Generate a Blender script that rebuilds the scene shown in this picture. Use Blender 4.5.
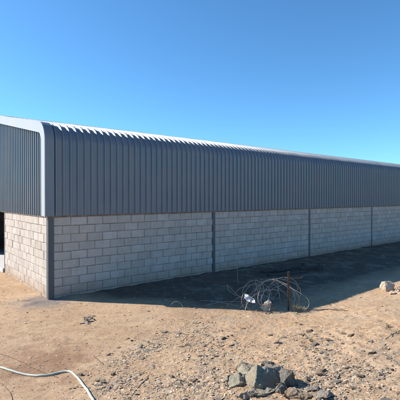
import bpy, bmesh, math, random
from mathutils import Vector, Matrix, noise
R = math.radians
random.seed(11)
sc = bpy.context.scene
for o in list(bpy.data.objects):
    bpy.data.objects.remove(o)

# ------------------------------------------------------------------ camera
CAM_Z = 2.33
F = 385.0                      # focal length in photo pixels (400 px wide)
cd = bpy.data.cameras.new('camera')
cam = bpy.data.objects.new('camera', cd)
sc.collection.objects.link(cam)
cd.sensor_width = 36.0
cd.lens = 36.0 * F / 400.0
cd.clip_start = 0.05
cd.clip_end = 5000
TILT = math.atan(3.0 / F)
cam.location = (0, 0, CAM_Z)
cam.rotation_euler = (R(90) - TILT, 0, 0)
sc.camera = cam

# ------------------------------------------------------------------ sky, sun, exposure
SUN_EL = 34.0
sdir = Vector((-0.975, 0.16, 0)).normalized()      # horizontal direction towards the sun
w = bpy.data.worlds.new('World')
sc.world = w
w.use_nodes = True
nt = w.node_tree
nt.nodes.clear()
sky = nt.nodes.new('ShaderNodeTexSky')
sky.sky_type = 'NISHITA'
sky.sun_disc = False
sky.sun_elevation = R(SUN_EL)
sky.sun_rotation = math.atan2(sdir.x, sdir.y)
sky.altitude = 1000
sky.air_density = 1.0
sky.dust_density = 0.6
sky.ozone_density = 3.0
bg = nt.nodes.new('ShaderNodeBackground')
bg.inputs[1].default_value = 0.12
out = nt.nodes.new('ShaderNodeOutputWorld')
tint = nt.nodes.new('ShaderNodeMix'); tint.data_type = 'RGBA'; tint.blend_type = 'MULTIPLY'
tint.inputs[0].default_value = 1.0
tint.inputs[7].default_value = (0.49, 0.845, 1.02, 1)
nt.links.new(sky.outputs[0], tint.inputs[6])
nt.links.new(tint.outputs[2], bg.inputs[0])
nt.links.new(bg.outputs[0], out.inputs[0])
sl = bpy.data.lights.new('sun', 'SUN')
sl.energy = 5.0
sl.angle = R(0.53)
sl.color = (1.0, 0.92, 0.82)
sun = bpy.data.objects.new('sun', sl)
sc.collection.objects.link(sun)
tosun = Vector((sdir.x * math.cos(R(SUN_EL)), sdir.y * math.cos(R(SUN_EL)), math.sin(R(SUN_EL))))
sun.rotation_euler = tosun.to_track_quat('Z', 'Y').to_euler()
sun.location = (-20, 4, 20)
sc.view_settings.view_transform = 'Standard'
sc.view_settings.look = 'None'
sc.view_settings.gamma = 1
sc.view_settings.exposure = 0.82
sc.view_settings.use_curve_mapping = False
sc.cycles.max_bounces = 5
sc.cycles.use_denoising = True

# ------------------------------------------------------------------ helpers
COL = sc.collection
def tag(o, label=None, cat=None, group=None, kind=None):
    if label: o['label'] = label
    if cat: o['category'] = cat
    if group: o['group'] = group
    if kind: o['kind'] = kind
    return o
def empty(name, loc=(0, 0, 0), rz=0):
    o = bpy.data.objects.new(name, None)
    COL.objects.link(o)
    o.location = loc
    o.rotation_euler = (0, 0, rz)
    o.empty_display_size = 0.2
    return o
class MB:
    def __init__(s): s.v = []; s.f = []
    def add(s, vs, fs):
        n = len(s.v)
        s.v += [tuple(p) for p in vs]
        s.f += [tuple(i + n for i in f) for f in fs]
    def box(s, x0, x1, y0, y1, z0, z1, j=0):
        vs = [Vector((x, y, z)) for z in (z0, z1) for y in (y0, y1) for x in (x0, x1)]
        if j: vs = [p + Vector([random.uniform(-j, j) for _ in range(3)]) for p in vs]
        s.add(vs, [(0, 2, 3, 1), (4, 5, 7, 6), (0, 1, 5, 4), (2, 6, 7, 3), (0, 4, 6, 2), (1, 3, 7, 5)])
    def tube(s, pts, r, n=8, cap=True):
        pts = [Vector(p) for p in pts]
        rs = r if isinstance(r, (list, tuple)) else [r] * len(pts)
        up = Vector((0, 0, 1)); vs = []; fs = []
        prev = None
        for i, p in enumerate(pts):
            t = (pts[min(i + 1, len(pts) - 1)] - pts[max(i - 1, 0)])
            if t.length < 1e-9: t = Vector((0, 0, 1))
            t.normalize()
            if prev is None:
                a = t.cross(up if abs(t.z) < 0.9 else Vector((1, 0, 0))).normalized()
            else:
                a = (prev - t * prev.dot(t)).normalized()
            prev = a
            b = t.cross(a)
            for k in range(n):
                q = 2 * math.pi * k / n
                vs.append(p + (a * math.cos(q) + b * math.sin(q)) * rs[i])
        m = len(pts)
        for i in range(m - 1):
            for k in range(n):
                fs.append((i * n + k, i * n + (k + 1) % n, (i + 1) * n + (k + 1) % n, (i + 1) * n + k))
        if cap:
            fs.append(tuple(range(n - 1, -1, -1)))
            fs.append(tuple((m - 1) * n + k for k in range(n)))
        s.add(vs, fs)
    def mesh(s, name, smooth=False):
        me = bpy.data.meshes.new(name)
        me.from_pydata(s.v, [], s.f)
        me.update()
        if smooth:
            me.polygons.foreach_set('use_smooth', [True] * len(me.polygons))
        return me
    def build(s, name, mat, parent=None, smooth=False, loc=None):
        me = s.mesh(name, smooth)
        if mat: me.materials.append(mat)
        o = bpy.data.objects.new(name, me)
        COL.objects.link(o)
        if parent: o.parent = parent
        if loc is not None: o.location = loc
        return o
def catmull(pts, n=8):
    pts = [Vector(p) for p in pts]
    P = [pts[0] * 2 - pts[1]] + pts + [pts[-1] * 2 - pts[-2]]
    out = []
    for i in range(1, len(P) - 2):
        for k in range(n):
            t = k / n
            a, b, c, d = P[i - 1], P[i], P[i + 1], P[i + 2]
            out.append(0.5 * ((2 * b) + (c - a) * t + (2 * a - 5 * b + 4 * c - d) * t * t + (3 * b - a - 3 * c + d) * t ** 3))
    out.append(pts[-1])
    return out

# ---- materials
def new_mat(name):
    m = bpy.data.materials.new(name)
    m.use_nodes = True
    nt = m.node_tree
    b = nt.nodes['Principled BSDF']
    return m, nt, b
def N(nt, t, **kw):
    n = nt.nodes.new(t)
    for k, v in kw.items():
        if k.startswith('i_'):
            n.inputs[k[2:].replace('_', ' ')].default_value = v
        else:
            setattr(n, k, v)
    return n
def ramp(nt, fac, stops, interp='LINEAR'):
    r = nt.nodes.new('ShaderNodeValToRGB')
    r.color_ramp.interpolation = interp
    e = r.color_ramp.elements
    while len(e) < len(stops): e.new(0.5)
    for i, (p, c) in enumerate(stops):
        e[i].position = p
        e[i].color = (c[0], c[1], c[2], 1) if isinstance(c, (tuple, list)) else (c, c, c, 1)
    nt.links.new(fac, r.inputs[0])
    return r.outputs[0]
def noise_n(nt, vec, scale, detail=4, rough=0.55, dist=0.0):
    n = nt.nodes.new('ShaderNodeTexNoise')
    n.inputs['Scale'].default_value = scale
    n.inputs['Detail'].default_value = detail
    n.inputs['Roughness'].default_value = rough
    n.inputs['Distortion'].default_value = dist
    nt.links.new(vec, n.inputs['Vector'])
    return n.outputs['Fac']
def mix(nt, fac, a, b, mode='MIX'):
    m = nt.nodes.new('ShaderNodeMix')
    m.data_type = 'RGBA'; m.blend_type = mode
    for s, v in ((0, fac), (6, a), (7, b)):
        if hasattr(v, 'is_linked') or hasattr(v, 'links'):
            nt.links.new(v, m.inputs[s])
        elif s == 0: m.inputs[0].default_value = v
        else: m.inputs[s].default_value = (v[0], v[1], v[2], 1) if len(v) == 3 else v
    return m.outputs[2]
def math_n(nt, op, a, b=None, clamp=False):
    m = nt.nodes.new('ShaderNodeMath'); m.operation = op; m.use_clamp = clamp
    for i, v in enumerate((a, b)):
        if v is None: continue
        if hasattr(v, 'links'): nt.links.new(v, m.inputs[i])
        else: m.inputs[i].default_value = v
    return m.outputs[0]
def maprange(nt, v, a, b, c=0.0, d=1.0):
    m = nt.nodes.new('ShaderNodeMapRange'); m.clamp = True
    nt.links.new(v, m.inputs[0])
    for i, x in enumerate((a, b, c, d)): m.inputs[i + 1].default_value = x
    return m.outputs[0]
def bump(nt, b, h, strength, dist):
    n = nt.nodes.new('ShaderNodeBump')
    n.inputs['Strength'].default_value = strength
    n.inputs['Distance'].default_value = dist
    nt.links.new(h, n.inputs['Height'])
    nt.links.new(n.outputs[0], b.inputs['Normal'])
def objvec(nt, scale=(1, 1, 1)):
    t = nt.nodes.new('ShaderNodeTexCoord')
    mp = nt.nodes.new('ShaderNodeMapping')
    mp.inputs['Scale'].default_value = scale
    nt.links.new(t.outputs['Object'], mp.inputs[0])
    return mp.outputs[0]

# cladding: charcoal blue painted steel
def mat_steel(name, col, rough, dirt=0.12, spec=0.5, dusty=(0.32, 0.29, 0.26)):
    m, nt, b = new_mat(name)
    v = objvec(nt)
    n1 = noise_n(nt, v, 1.3, 5, 0.6)
    c = mix(nt, math_n(nt, 'MULTIPLY', maprange(nt, n1, 0.35, 0.75), dirt), col, dusty)
    vs = objvec(nt, (7, 7, 0.5))
    n2 = noise_n(nt, vs, 2.0, 3, 0.6)
    c = mix(nt, maprange(nt, n2, 0.3, 0.7, 0.0, 0.5), c, tuple(x * 0.86 for x in col))
    nt.links.new(c, b.inputs['Base Color'])
    nt.links.new(maprange(nt, n1, 0.2, 0.8, rough - 0.07, rough + 0.1), b.inputs['Roughness'])
    b.inputs['Specular IOR Level'].default_value = spec
    n3 = noise_n(nt, objvec(nt, (1.2, 1.2, 0.6)), 2.2, 2, 0.5)
    bump(nt, b, n3, 0.35, 0.02)
    return m
M_clad = mat_steel('painted_steel_charcoal', (0.12, 0.15, 0.185), 0.36, 0.35, 0.6)
M_trim = mat_steel('flashing_pale', (0.37, 0.39, 0.42), 0.45, 0.15, 0.5)
M_col = mat_steel('column_steel', (0.07, 0.08, 0.095), 0.5, 0.25, 0.5, (0.2, 0.15, 0.11))
M_door = mat_steel('shutter_paint', (0.55, 0.56, 0.57), 0.45, 0.2)
# rusty
m, nt, b = new_mat('rusty_steel'); M_rust = m
v = objvec(nt)
c = ramp(nt, noise_n(nt, v, 30, 6, 0.65), [(0.3, (0.07, 0.028, 0.014)), (0.55, (0.15, 0.085, 0.055)), (0.8, (0.23, 0.14, 0.095))])
nt.links.new(c, b.inputs['Base Color']); b.inputs['Roughness'].default_value = 0.85
bump(nt, b, noise_n(nt, v, 90, 4), 0.5, 0.002)
m, nt, b = new_mat('wire_steel'); M_wire = m
v = objvec(nt)
c = ramp(nt, noise_n(nt, v, 9, 4, 0.6), [(0.35, (0.30, 0.25, 0.21)), (0.55, (0.40, 0.34, 0.29)), (0.7, (0.22, 0.13, 0.085))])
nt.links.new(c, b.inputs['Base Color']); b.inputs['Roughness'].default_value = 0.5; b.inputs['Metallic'].default_value = 0.3
# primer rail
m, nt, b = new_mat('red_oxide_rail'); M_rail = m
v = objvec(nt)
c = ramp(nt, noise_n(nt, v, 5, 5, 0.7), [(0.35, (0.14, 0.10, 0.085)), (0.7, (0.30, 0.23, 0.19))])
nt.links.new(c, b.inputs['Base Color']); b.inputs['Roughness'].default_value = 0.8
# concrete block
m, nt, b = new_mat('concrete_block'); M_block = m
v = objvec(nt)
geo = nt.nodes.new('ShaderNodeNewGeometry')
rnd = geo.outputs['Random Per Island']
c = ramp(nt, rnd, [(0.0, (0.42, 0.365, 0.315)), (0.25, (0.505, 0.445, 0.39)), (0.5, (0.46, 0.40, 0.34)), (0.75, (0.56, 0.495, 0.44)), (1.0, (0.49, 0.42, 0.355))])
n1 = noise_n(nt, v, 4.5, 6, 0.65)
c = mix(nt, maprange(nt, n1, 0.38, 0.72, 0, 0.55), c, (0.30, 0.25, 0.205))
nst = noise_n(nt, objvec(nt, (3.0, 3.0, 0.5)), 1.6, 5, 0.65)
c = mix(nt, maprange(nt, nst, 0.52, 0.7, 0, 0.4), c, (0.27, 0.235, 0.20))
n2 = noise_n(nt, v, 60, 4, 0.7)
c = mix(nt, maprange(nt, n2, 0.35, 0.7, 0.0, 0.35), c, (0.56, 0.54, 0.52))
n4 = noise_n(nt, v, 180, 2, 0.7)
c = mix(nt, maprange(nt, n4, 0.62, 0.72, 0.0, 0.6), c, (0.16, 0.15, 0.14))
sep = nt.nodes.new('ShaderNodeSeparateXYZ'); nt.links.new(v, sep.inputs[0])
n3 = noise_n(nt, v, 3.2, 5, 0.7)
zz = math_n(nt, 'ADD', sep.outputs[2], math_n(nt, 'MULTIPLY', n3, -0.55))
c = mix(nt, maprange(nt, zz, -0.30, 0.12, 0.75, 0.0), c, (0.36, 0.24, 0.15))   # soil splashed up on the lowest courses
nt.links.new(c, b.inputs['Base Color']); b.inputs['Roughness'].default_value = 0.93
b.inputs['Specular IOR Level'].default_value = 0.2
bump(nt, b, math_n(nt, 'ADD', noise_n(nt, v, 140, 5, 0.7), math_n(nt, 'MULTIPLY', noise_n(nt, v, 28, 4, 0.7), 1.5)), 0.9, 0.006)
m, nt, b = new_mat('mortar'); M_mortar = m
v = objvec(nt)
c = ramp(nt, noise_n(nt, v, 7, 5, 0.6), [(0.3, (0.16, 0.13, 0.105)), (0.65, (0.29, 0.245, 0.20))])
nt.links.new(c, b.inputs['Base Color']); b.inputs['Roughness'].default_value = 0.95
bump(nt, b, noise_n(nt, v, 60, 5, 0.7), 0.8, 0.006)
m, nt, b = new_mat('concrete_slab'); M_slab = m
v = objvec(nt)
c = ramp(nt, noise_n(nt, v, 2, 7, 0.65), [(0.3, (0.44, 0.42, 0.40)), (0.7, (0.56, 0.55, 0.53))])
nt.links.new(c, b.inputs['Base Color']); b.inputs['Roughness'].default_value = 0.85

# rock materials
def mat_rock(name, cols, sc1=6.0, scl=1.0, vein=True):
    m, nt, b = new_mat(name)
    tc = nt.nodes.new('ShaderNodeTexCoord')
    oi = nt.nodes.new('ShaderNodeObjectInfo')
    ad = nt.nodes.new('ShaderNodeVectorMath'); ad.operation = 'ADD'
    cm = nt.nodes.new('ShaderNodeCombineXYZ')
    r10 = math_n(nt, 'MULTIPLY', oi.outputs['Random'], 37.0)
    for i in range(3): nt.links.new(r10, cm.inputs[i])
    nt.links.new(tc.outputs['Object'], ad.inputs[0]); nt.links.new(cm.outputs[0], ad.inputs[1])
    v = ad.outputs[0]
    geo = nt.nodes.new('ShaderNodeNewGeometry')
    base = ramp(nt, oi.outputs['Random'], [(i / (len(cols) - 1), c) for i, c in enumerate(cols)])
    n1 = noise_n(nt, v, sc1, 6, 0.65, 0.6)
    c = mix(nt, maprange(nt, n1, 0.35, 0.7, 0, 0.75), base, tuple(x * 0.55 for x in cols[0]))
    n2 = noise_n(nt, v, sc1 * 4, 5, 0.7)
    c = mix(nt, maprange(nt, n2, 0.5, 0.75, 0, 0.5), c, (0.40, 0.36, 0.29))
    # soil dust in patches
    n3 = noise_n(nt, v, sc1 * 0.6, 4, 0.6)
    c = mix(nt, maprange(nt, n3, 0.52, 0.68, 0, 0.75), c, (0.38, 0.27, 0.18))
    nt.links.new(c, b.inputs['Base Color'])
    b.inputs['Roughness'].default_value = 0.9
    b.inputs['Specular IOR Level'].default_value = 0.3
    vo = nt.nodes.new('ShaderNodeTexVoronoi'); vo.feature = 'DISTANCE_TO_EDGE'; vo.inputs['Scale'].default_value = sc1 * 1.6
    nv = nt.nodes.new('ShaderNodeVectorMath'); nv.operation = 'MULTIPLY_ADD'
    nn = nt.nodes.new('ShaderNodeTexNoise'); nn.inputs['Scale'].default_value = sc1; nn.inputs['Detail'].default_value = 4
    nt.links.new(v, nn.inputs['Vector']); nt.links.new(nn.outputs['Color'], nv.inputs[0]); nv.inputs[1].default_value = (0.12, 0.12, 0.12); nt.links.new(v, nv.inputs[2])
    nt.links.new(nv.outputs[0], vo.inputs['Vector'])
    crk = maprange(nt, vo.outputs['Distance'], 0.0, 0.06)
    hh_ = math_n(nt, 'ADD', noise_n(nt, v, sc1 * 9, 6, 0.7, 0.4), math_n(nt, 'MULTIPLY', crk, 0.22))
    bump(nt, b, hh_, 0.9, 0.014 * scl)
    return m
M_rg = mat_rock('grey_stone', [(0.38, 0.32, 0.245), (0.46, 0.38, 0.285), (0.32, 0.275, 0.225), (0.50, 0.42, 0.32)], 14)
M_rt = mat_rock('tan_stone', [(0.42, 0.32, 0.22), (0.34, 0.25, 0.17), (0.46, 0.38, 0.29)], 14)
M_rd = mat_rock('brown_stone', [(0.29, 0.195, 0.13), (0.37, 0.25, 0.17), (0.24, 0.18, 0.14)], 14)
M_rw = mat_rock('pale_stone', [(0.52, 0.47, 0.41), (0.58, 0.54, 0.48)], 14)
M_big = mat_rock('boulder_stone', [(0.36, 0.325, 0.24), (0.40, 0.35, 0.26)], 8, 1.8)
M_cream = mat_rock('cream_boulder_stone', [(0.62, 0.50, 0.37), (0.60, 0.47, 0.35)], 6, 1.2)
M_bigd = mat_rock('dark_boulder_stone', [(0.21, 0.20, 0.185), (0.19, 0.18, 0.165)], 9, 1.8)
m, nt, b = new_mat('gravel_mix'); M_grav = m
geo = nt.nodes.new('ShaderNodeNewGeometry')
c = ramp(nt, geo.outputs['Random Per Island'], [(0, (0.46, 0.31, 0.19)), (0.25, (0.36, 0.28, 0.19)), (0.42, (0.34, 0.29, 0.22)), (0.65, (0.50, 0.36, 0.23)), (0.82, (0.24, 0.165, 0.12)), (1.0, (0.54, 0.45, 0.34))])
nt.links.new(c, b.inputs['Base Color']); b.inputs['Roughness'].default_value = 0.95
m, nt, b = new_mat('dry_straw'); M_straw = m
c = ramp(nt, noise_n(nt, objvec(nt), 12, 3), [(0.3, (0.26, 0.20, 0.12)), (0.7, (0.46, 0.38, 0.25))])
nt.links.new(c, b.inputs['Base Color']); b.inputs['Roughness'].default_value = 0.8
m, nt, b = new_mat('weed_green'); M_weed = m
c = ramp(nt, noise_n(nt, objvec(nt), 12, 3), [(0.3, (0.11, 0.11, 0.055)), (0.7, (0.25, 0.21, 0.12))])
nt.links.new(c, b.inputs['Base Color']); b.inputs['Roughness'].default_value = 0.8
m, nt, b = new_mat('hose_rubber'); M_hose = m
c = ramp(nt, noise_n(nt, objvec(nt), 5, 6, 0.7), [(0.3, (0.34, 0.37, 0.30)), (0.6, (0.43, 0.46, 0.38)), (0.8, (0.38, 0.33, 0.25))])
nt.links.new(c, b.inputs['Base Color']); b.inputs['Roughness'].default_value = 0.65
m, nt, b = new_mat('white_sack'); M_sack = m
c = ramp(nt, noise_n(nt, objvec(nt), 9, 5, 0.7), [(0.3, (0.42, 0.38, 0.33)), (0.6, (0.68, 0.65, 0.60))])
nt.links.new(c, b.inputs['Base Color']); b.inputs['Roughness'].default_value = 0.6
m, nt, b = new_mat('beige_cloth'); M_cloth = m
c = ramp(nt, noise_n(nt, objvec(nt), 14, 5, 0.7), [(0.3, (0.28, 0.22, 0.16)), (0.7, (0.52, 0.44, 0.34))])
nt.links.new(c, b.inputs['Base Color']); b.inputs['Roughness'].default_value = 0.9
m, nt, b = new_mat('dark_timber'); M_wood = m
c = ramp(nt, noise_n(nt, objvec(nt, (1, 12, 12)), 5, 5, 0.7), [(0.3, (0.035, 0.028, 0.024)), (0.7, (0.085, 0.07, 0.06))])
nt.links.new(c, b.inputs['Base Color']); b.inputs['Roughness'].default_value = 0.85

# ------------------------------------------------------------------ terrain
U = Vector((0.7716, 0.6361, 0.0)); NN = Vector((-0.6361, 0.7716, 0.0))
CORNER = Vector((-3.43, 8.70, 0.0))
def sstep(t):
    t = max(0.0, min(1.0, t)); return t * t * (3 - 2 * t)
def loc2(x, y):
    p = Vector((x, y, 0)) - CORNER
    return p.dot(U), p.dot(NN)
def base_h(x, y):
    a, bb = loc2(x, y)
    d = -bb
    h = 0.66 * sstep((d - 3.6) / 5.6)
    n = noise.noise(Vector((x * 0.45, y * 0.45, 3.1)))
    k = sstep((d - 2.5) / 3.0)
    if a < 0: k = max(k, sstep((-a - 0.6) / 2.5))
    h += 0.07 * n * k
    # low hump of loose spoil on the stony side
    q = math.exp(-(((x - 1.2) / 1.8) ** 2 + ((y - 6.3) / 1.6) ** 2))
    h += 0.05 * q
    return h
def fine_h(x, y):
    a, bb = loc2(x, y)
    d = -bb
    near = max(0.0, 1 - math.hypot(x, y - 4) / 22.0)
    k = 0.35 + 0.65 * sstep((d - 2.0) / 2.5)
    if a < 0: k = max(k, 0.8)
    stony = sstep((x * 0.8 - (y - 6.0) * 0.25 + 1.6) / 2.2)
    h = 0.022 * noise.noise(Vector((x * 1.6, y * 1.6, 1.0)))
    h += 0.012 * noise.noise(Vector((x * 4.2, y * 5.5, 7.0)))
    r = 1.0 - abs(noise.noise(Vector((x * 3.0 + y * 0.6, y * 6.0, 4.0))))
    h += 0.010 * (r ** 3)
    h += (0.004 + 0.008 * stony) * noise.noise(Vector((x * 13, y * 13, 2.0)))
    h += (0.002 + 0.009 * stony) * noise.noise(Vector((x * 29, y * 29, 5.0)))
    h += (0.001 + 0.0025 * stony) * noise.noise(Vector((x * 61, y * 61, 9.0)))
    h = h * k * near
    if d > -0.3 and d < 0.6 and -0.6 < a < 31:
        h += (0.012 + 0.045 * noise.noise(Vector((x * 2.6, y * 2.6, 20.0)))) * sstep((0.45 - d) / 0.45)
    # lumpier broken ground on the stony side
    h += 0.030 * stony * near * sstep((d - 4.4) / 1.2) * noise.noise(Vector((x * 7.5, y * 7.5, 30.0)))
    return h
def H(x, y):
    return base_h(x, y) + fine_h(x, y)
def px(u, v):
    """point of the ground seen at photo pixel (u, v)"""
    dx = (u - 200) / F; dz = -(v - 197) / F
    t = 1.5
    while t < 60:
        if CAM_Z + dz * t <= base_h(dx * t, t): break
        t += 0.02
    return Vector((dx * t, t, H(dx * t, t)))
def axis(segs):
    out = []
    for a, b_, s in segs:
        n = max(1, round((b_ - a) / s))
        out += [a + (b_ - a) * i / n for i in range(n)]
    out.append(segs[-1][1])
    return out
xs = axis([(-1500, -300, 150), (-300, -60, 24), (-60, -14, 2.5), (-14, -6.5, 0.25), (-6.5, -3.2, 0.045), (-3.2, 3.8, 0.021), (3.8, 7, 0.05), (7, 16, 0.25), (16, 60, 2.5), (60, 300, 24), (300, 1500, 150)])
ys = axis([(-1500, -300, 150), (-300, -50, 25), (-50, -8, 2.5), (-8, 1.5, 0.3), (1.5, 2.6, 0.05), (2.6, 6.0, 0.019), (6.0, 9.5, 0.03), (9.5, 14, 0.07), (14, 24, 0.3), (24, 60, 2.5), (60, 300, 24), (300, 1500, 150)])
vs = [(x, y, H(x, y)) for y in ys for x in xs]
nx = len(xs)
fs = [(j * nx + i, j * nx + i + 1, (j + 1) * nx + i + 1, (j + 1) * nx + i) for j in range(len(ys) - 1) for i in range(nx - 1)]
me = bpy.data.meshes.new('ground'); me.from_pydata(vs, [], fs); me.update()
me.polygons.foreach_set('use_smooth', [True] * len(me.polygons))
ground = bpy.data.objects.new('ground', me); COL.objects.link(ground)
tag(ground, kind='structure')
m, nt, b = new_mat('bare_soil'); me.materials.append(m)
v = objvec(nt)
n1 = noise_n(nt, v, 0.7, 7, 0.6, 0.5)
c = ramp(nt, n1, [(0.3, (0.44, 0.285, 0.165)), (0.5, (0.545, 0.375, 0.23)), (0.7, (0.62, 0.45, 0.295))])
n2 = noise_n(nt, objvec(nt, (1, 1.7, 1)), 4.0, 7, 0.68, 0.8)
c = mix(nt, maprange(nt, n2, 0.50, 0.66, 0, 0.7), c, (0.33, 0.205, 0.13))
n2b = noise_n(nt, objvec(nt, (1, 1.5, 3)), 6.5, 6, 0.6, 0.4)
c = mix(nt, maprange(nt, n2b, 0.55, 0.72, 0, 0.6), c, (0.62, 0.46, 0.31))
n3c = noise_n(nt, v, 13, 6, 0.72, 0.5)
c = mix(nt, maprange(nt, n3c, 0.53, 0.66, 0, 0.5), c, (0.30, 0.195, 0.13))
n3 = noise_n(nt, v, 45, 5, 0.75)
c = mix(nt, maprange(nt, n3, 0.52, 0.66, 0, 0.65), c, (0.21, 0.14, 0.09))
n3b = noise_n(nt, v, 260, 3, 0.75)
c = mix(nt, maprange(nt, n3b, 0.5, 0.68, 0, 0.55), c, (0.26, 0.18, 0.12))
n4 = noise_n(nt, v, 110, 3, 0.7)
c = mix(nt, maprange(nt, n4, 0.58, 0.70, 0, 0.5), c, (0.64, 0.50, 0.36))
# grey stone dust on the stony side and building shade painted into the soil colour along the wall
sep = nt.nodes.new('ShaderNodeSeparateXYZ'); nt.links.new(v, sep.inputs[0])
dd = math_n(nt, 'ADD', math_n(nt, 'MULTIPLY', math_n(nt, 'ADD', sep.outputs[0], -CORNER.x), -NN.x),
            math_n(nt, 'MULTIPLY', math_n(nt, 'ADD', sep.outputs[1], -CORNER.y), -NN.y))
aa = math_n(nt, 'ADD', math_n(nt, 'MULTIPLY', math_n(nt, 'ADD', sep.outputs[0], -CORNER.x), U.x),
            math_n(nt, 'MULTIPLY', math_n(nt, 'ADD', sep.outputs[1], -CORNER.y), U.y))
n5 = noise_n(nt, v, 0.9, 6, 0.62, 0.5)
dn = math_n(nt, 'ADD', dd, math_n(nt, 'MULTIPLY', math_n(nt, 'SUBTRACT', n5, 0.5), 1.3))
shade_mask = math_n(nt, 'MULTIPLY', maprange(nt, dn, 3.0, 3.8, 1.0, 0.0), maprange(nt, math_n(nt, 'ADD', math_n(nt, 'ADD', aa, math_n(nt, 'MULTIPLY', dd, -0.7)), math_n(nt, 'MULTIPLY', math_n(nt, 'SUBTRACT', n5, 0.5), 1.5)), 0.1, 1.1))
# cement washings dumped round the foot of the corner column
rc = nt.nodes.new('ShaderNodeVectorMath'); rc.operation = 'DISTANCE'
nt.links.new(v, rc.inputs[0]); rc.inputs[1].default_value = (CORNER.x - 0.05, CORNER.y - 0.12, 0.0)
rcn = math_n(nt, 'ADD', rc.outputs['Value'], math_n(nt, 'MULTIPLY', math_n(nt, 'SUBTRACT', noise_n(nt, v, 4, 5, 0.7), 0.5), 1.1))
c = mix(nt, maprange(nt, rcn, 0.35, 0.75, 0.75, 0.0), c, (0.21, 0.19, 0.18))
rp = nt.nodes.new('ShaderNodeVectorMath'); rp.operation = 'DISTANCE'
nt.links.new(v, rp.inputs[0]); rp.inputs[1].default_value = (-2.25, 5.3, 0.3)
rpn = math_n(nt, 'ADD', rp.outputs['Value'], math_n(nt, 'MULTIPLY', math_n(nt, 'SUBTRACT', noise_n(nt, v, 3, 6, 0.72, 0.6), 0.5), 2.2))
c = mix(nt, maprange(nt, rpn, 0.35, 0.95, 0.75, 0.0), c, (0.29, 0.165, 0.10))
shade_col = ramp(nt, noise_n(nt, v, 5, 6, 0.7), [(0.3, (0.070, 0.052, 0.043)), (0.7, (0.155, 0.115, 0.088))])
shade_mask = math_n(nt, 'MULTIPLY', shade_mask, maprange(nt, math_n(nt, 'ADD', aa, math_n(nt, 'MULTIPLY', n5, 0.4)), 0.15, 0.6))
c = mix(nt, math_n(nt, 'MULTIPLY', shade_mask, 0.92), c, shade_col)  # soil painted darker beside the wall to deepen the building's shade
n6 = noise_n(nt, v, 1.6, 6, 0.7, 0.7)
sx = maprange(nt, sep.outputs[0], -1.6, 0.6)
c = mix(nt, math_n(nt, 'MULTIPLY', maprange(nt, n6, 0.50, 0.62, 0, 0.55), sx), c, (0.34, 0.28, 0.21))
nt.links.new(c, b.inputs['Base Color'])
b.inputs['Roughness'].default_value = 0.97; b.inputs['Specular IOR Level'].default_value = 0.1
hb = math_n(nt, 'ADD', noise_n(nt, v, 70, 8, 0.8), math_n(nt, 'MULTIPLY', noise_n(nt, v, 14, 5, 0.7), 1.8))
bump(nt, b, hb, 0.95, 0.014)

# ------------------------------------------------------------------ the building
LEN = 30.0; WID = 12.0; ZW = 1.90; ZA = 3.60; RAD = 0.42; OFF = 0.03; SL = R(11.3)
shed = empty('warehouse', CORNER, math.atan2(U.y, U.x))
tag(shed, 'long shed with charcoal ribbed cladding curving into the roof above a grey concrete block wall', 'warehouse')
# block walls: axis 'x' (long walls) or 'y' (gables); face is the outer plane, inward the sign of the inner side
def block_wall(axis_, a0, a1, face, inward, half=False):
    mb = MB(); T = 0.19; g = 0.009
    ztop = 1.86
    back = MB()
    for k in range(11):
        z1 = ztop - k * 0.2; z0 = z1 - 0.1865
        if z1 < -0.2: break
        s = a0 - (0.2 if (k % 2) ^ half else 0.0)
        while s < a1 - 0.01:
            x0 = max(a0, s); x1 = min(a1, s + 0.3875)
            if x1 - x0 > 0.04:
                out_ = random.uniform(-0.004, 0.004)
                f0 = face + out_; f1 = face + inward * T
                lo, hi = min(f0, f1), max(f0, f1)
                jz = random.uniform(-0.0025, 0.0025)
                # box with a small chamfered front face
                c_ = 0.005
                e = inward * c_
                zz0, zz1 = z0 + jz, z1 + jz
                def P(a, d, z): return (a, d, z) if axis_ == 'x' else (d, a, z)
                vv = [P(x0 + c_, f0, zz0 + c_), P(x1 - c_, f0, zz0 + c_), P(x1 - c_, f0, zz1 - c_), P(x0 + c_, f0, zz1 - c_),
                      P(x0, f0 + e, zz0), P(x1, f0 + e, zz0), P(x1, f0 + e, zz1), P(x0, f0 + e, zz1),
                      P(x0, f1, zz0), P(x1, f1, zz0), P(x1, f1, zz1), P(x0, f1, zz1)]
                ff = [(0, 1, 2, 3), (0, 4, 5, 1), (1, 5, 6, 2), (2, 6, 7, 3), (3, 7, 4, 0),
                      (4, 8, 9, 5), (5, 9, 10, 6), (6, 10, 11, 7), (7, 11, 8, 4), (11, 10, 9, 8)]
                vv = [tuple(c0 + random.uniform(-0.0032, 0.0032) for c0 in q) for q in vv[:8]] + vv[8:]
                if random.random() < 0.10:
                    ci = random.randrange(4); q = vv[ci]; qc = vv[(ci + 2) % 4]
                    vv[ci] = tuple(q[k_] + (qc[k_] - q[k_]) * random.uniform(0.04, 0.10) for k_ in range(3))
                mb.add(vv, ff)
            s += 0.40
    f0 = face + inward * 0.011; f1 = face + inward * (T - 0.008)
    lo, hi = min(f0, f1), max(f0, f1)
    if axis_ == 'x': back.box(a0 + .002, a1 - .002, lo, hi, -0.3, ztop - 0.001)
    else: back.box(lo, hi, a0 + .002, a1 - .002, -0.3, ztop - 0.001)
    w_ = mb.build('block_wall', M_block, shed)
    back.build('mortar', M_mortar, w_)
CW = 0.055
for k in range(6):
    a0 = 5 * k + (0.125 if k == 0 else CW); a1 = 5 * (k + 1) - (0.12 if k == 5 else CW)
    block_wall('x', a0, a1, 0.0, 1, k % 2 == 1)
    block_wall('x', a0, a1, WID, -1)
block_wall('y', 0.125, 4.0, 0.0, 1, True)
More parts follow.
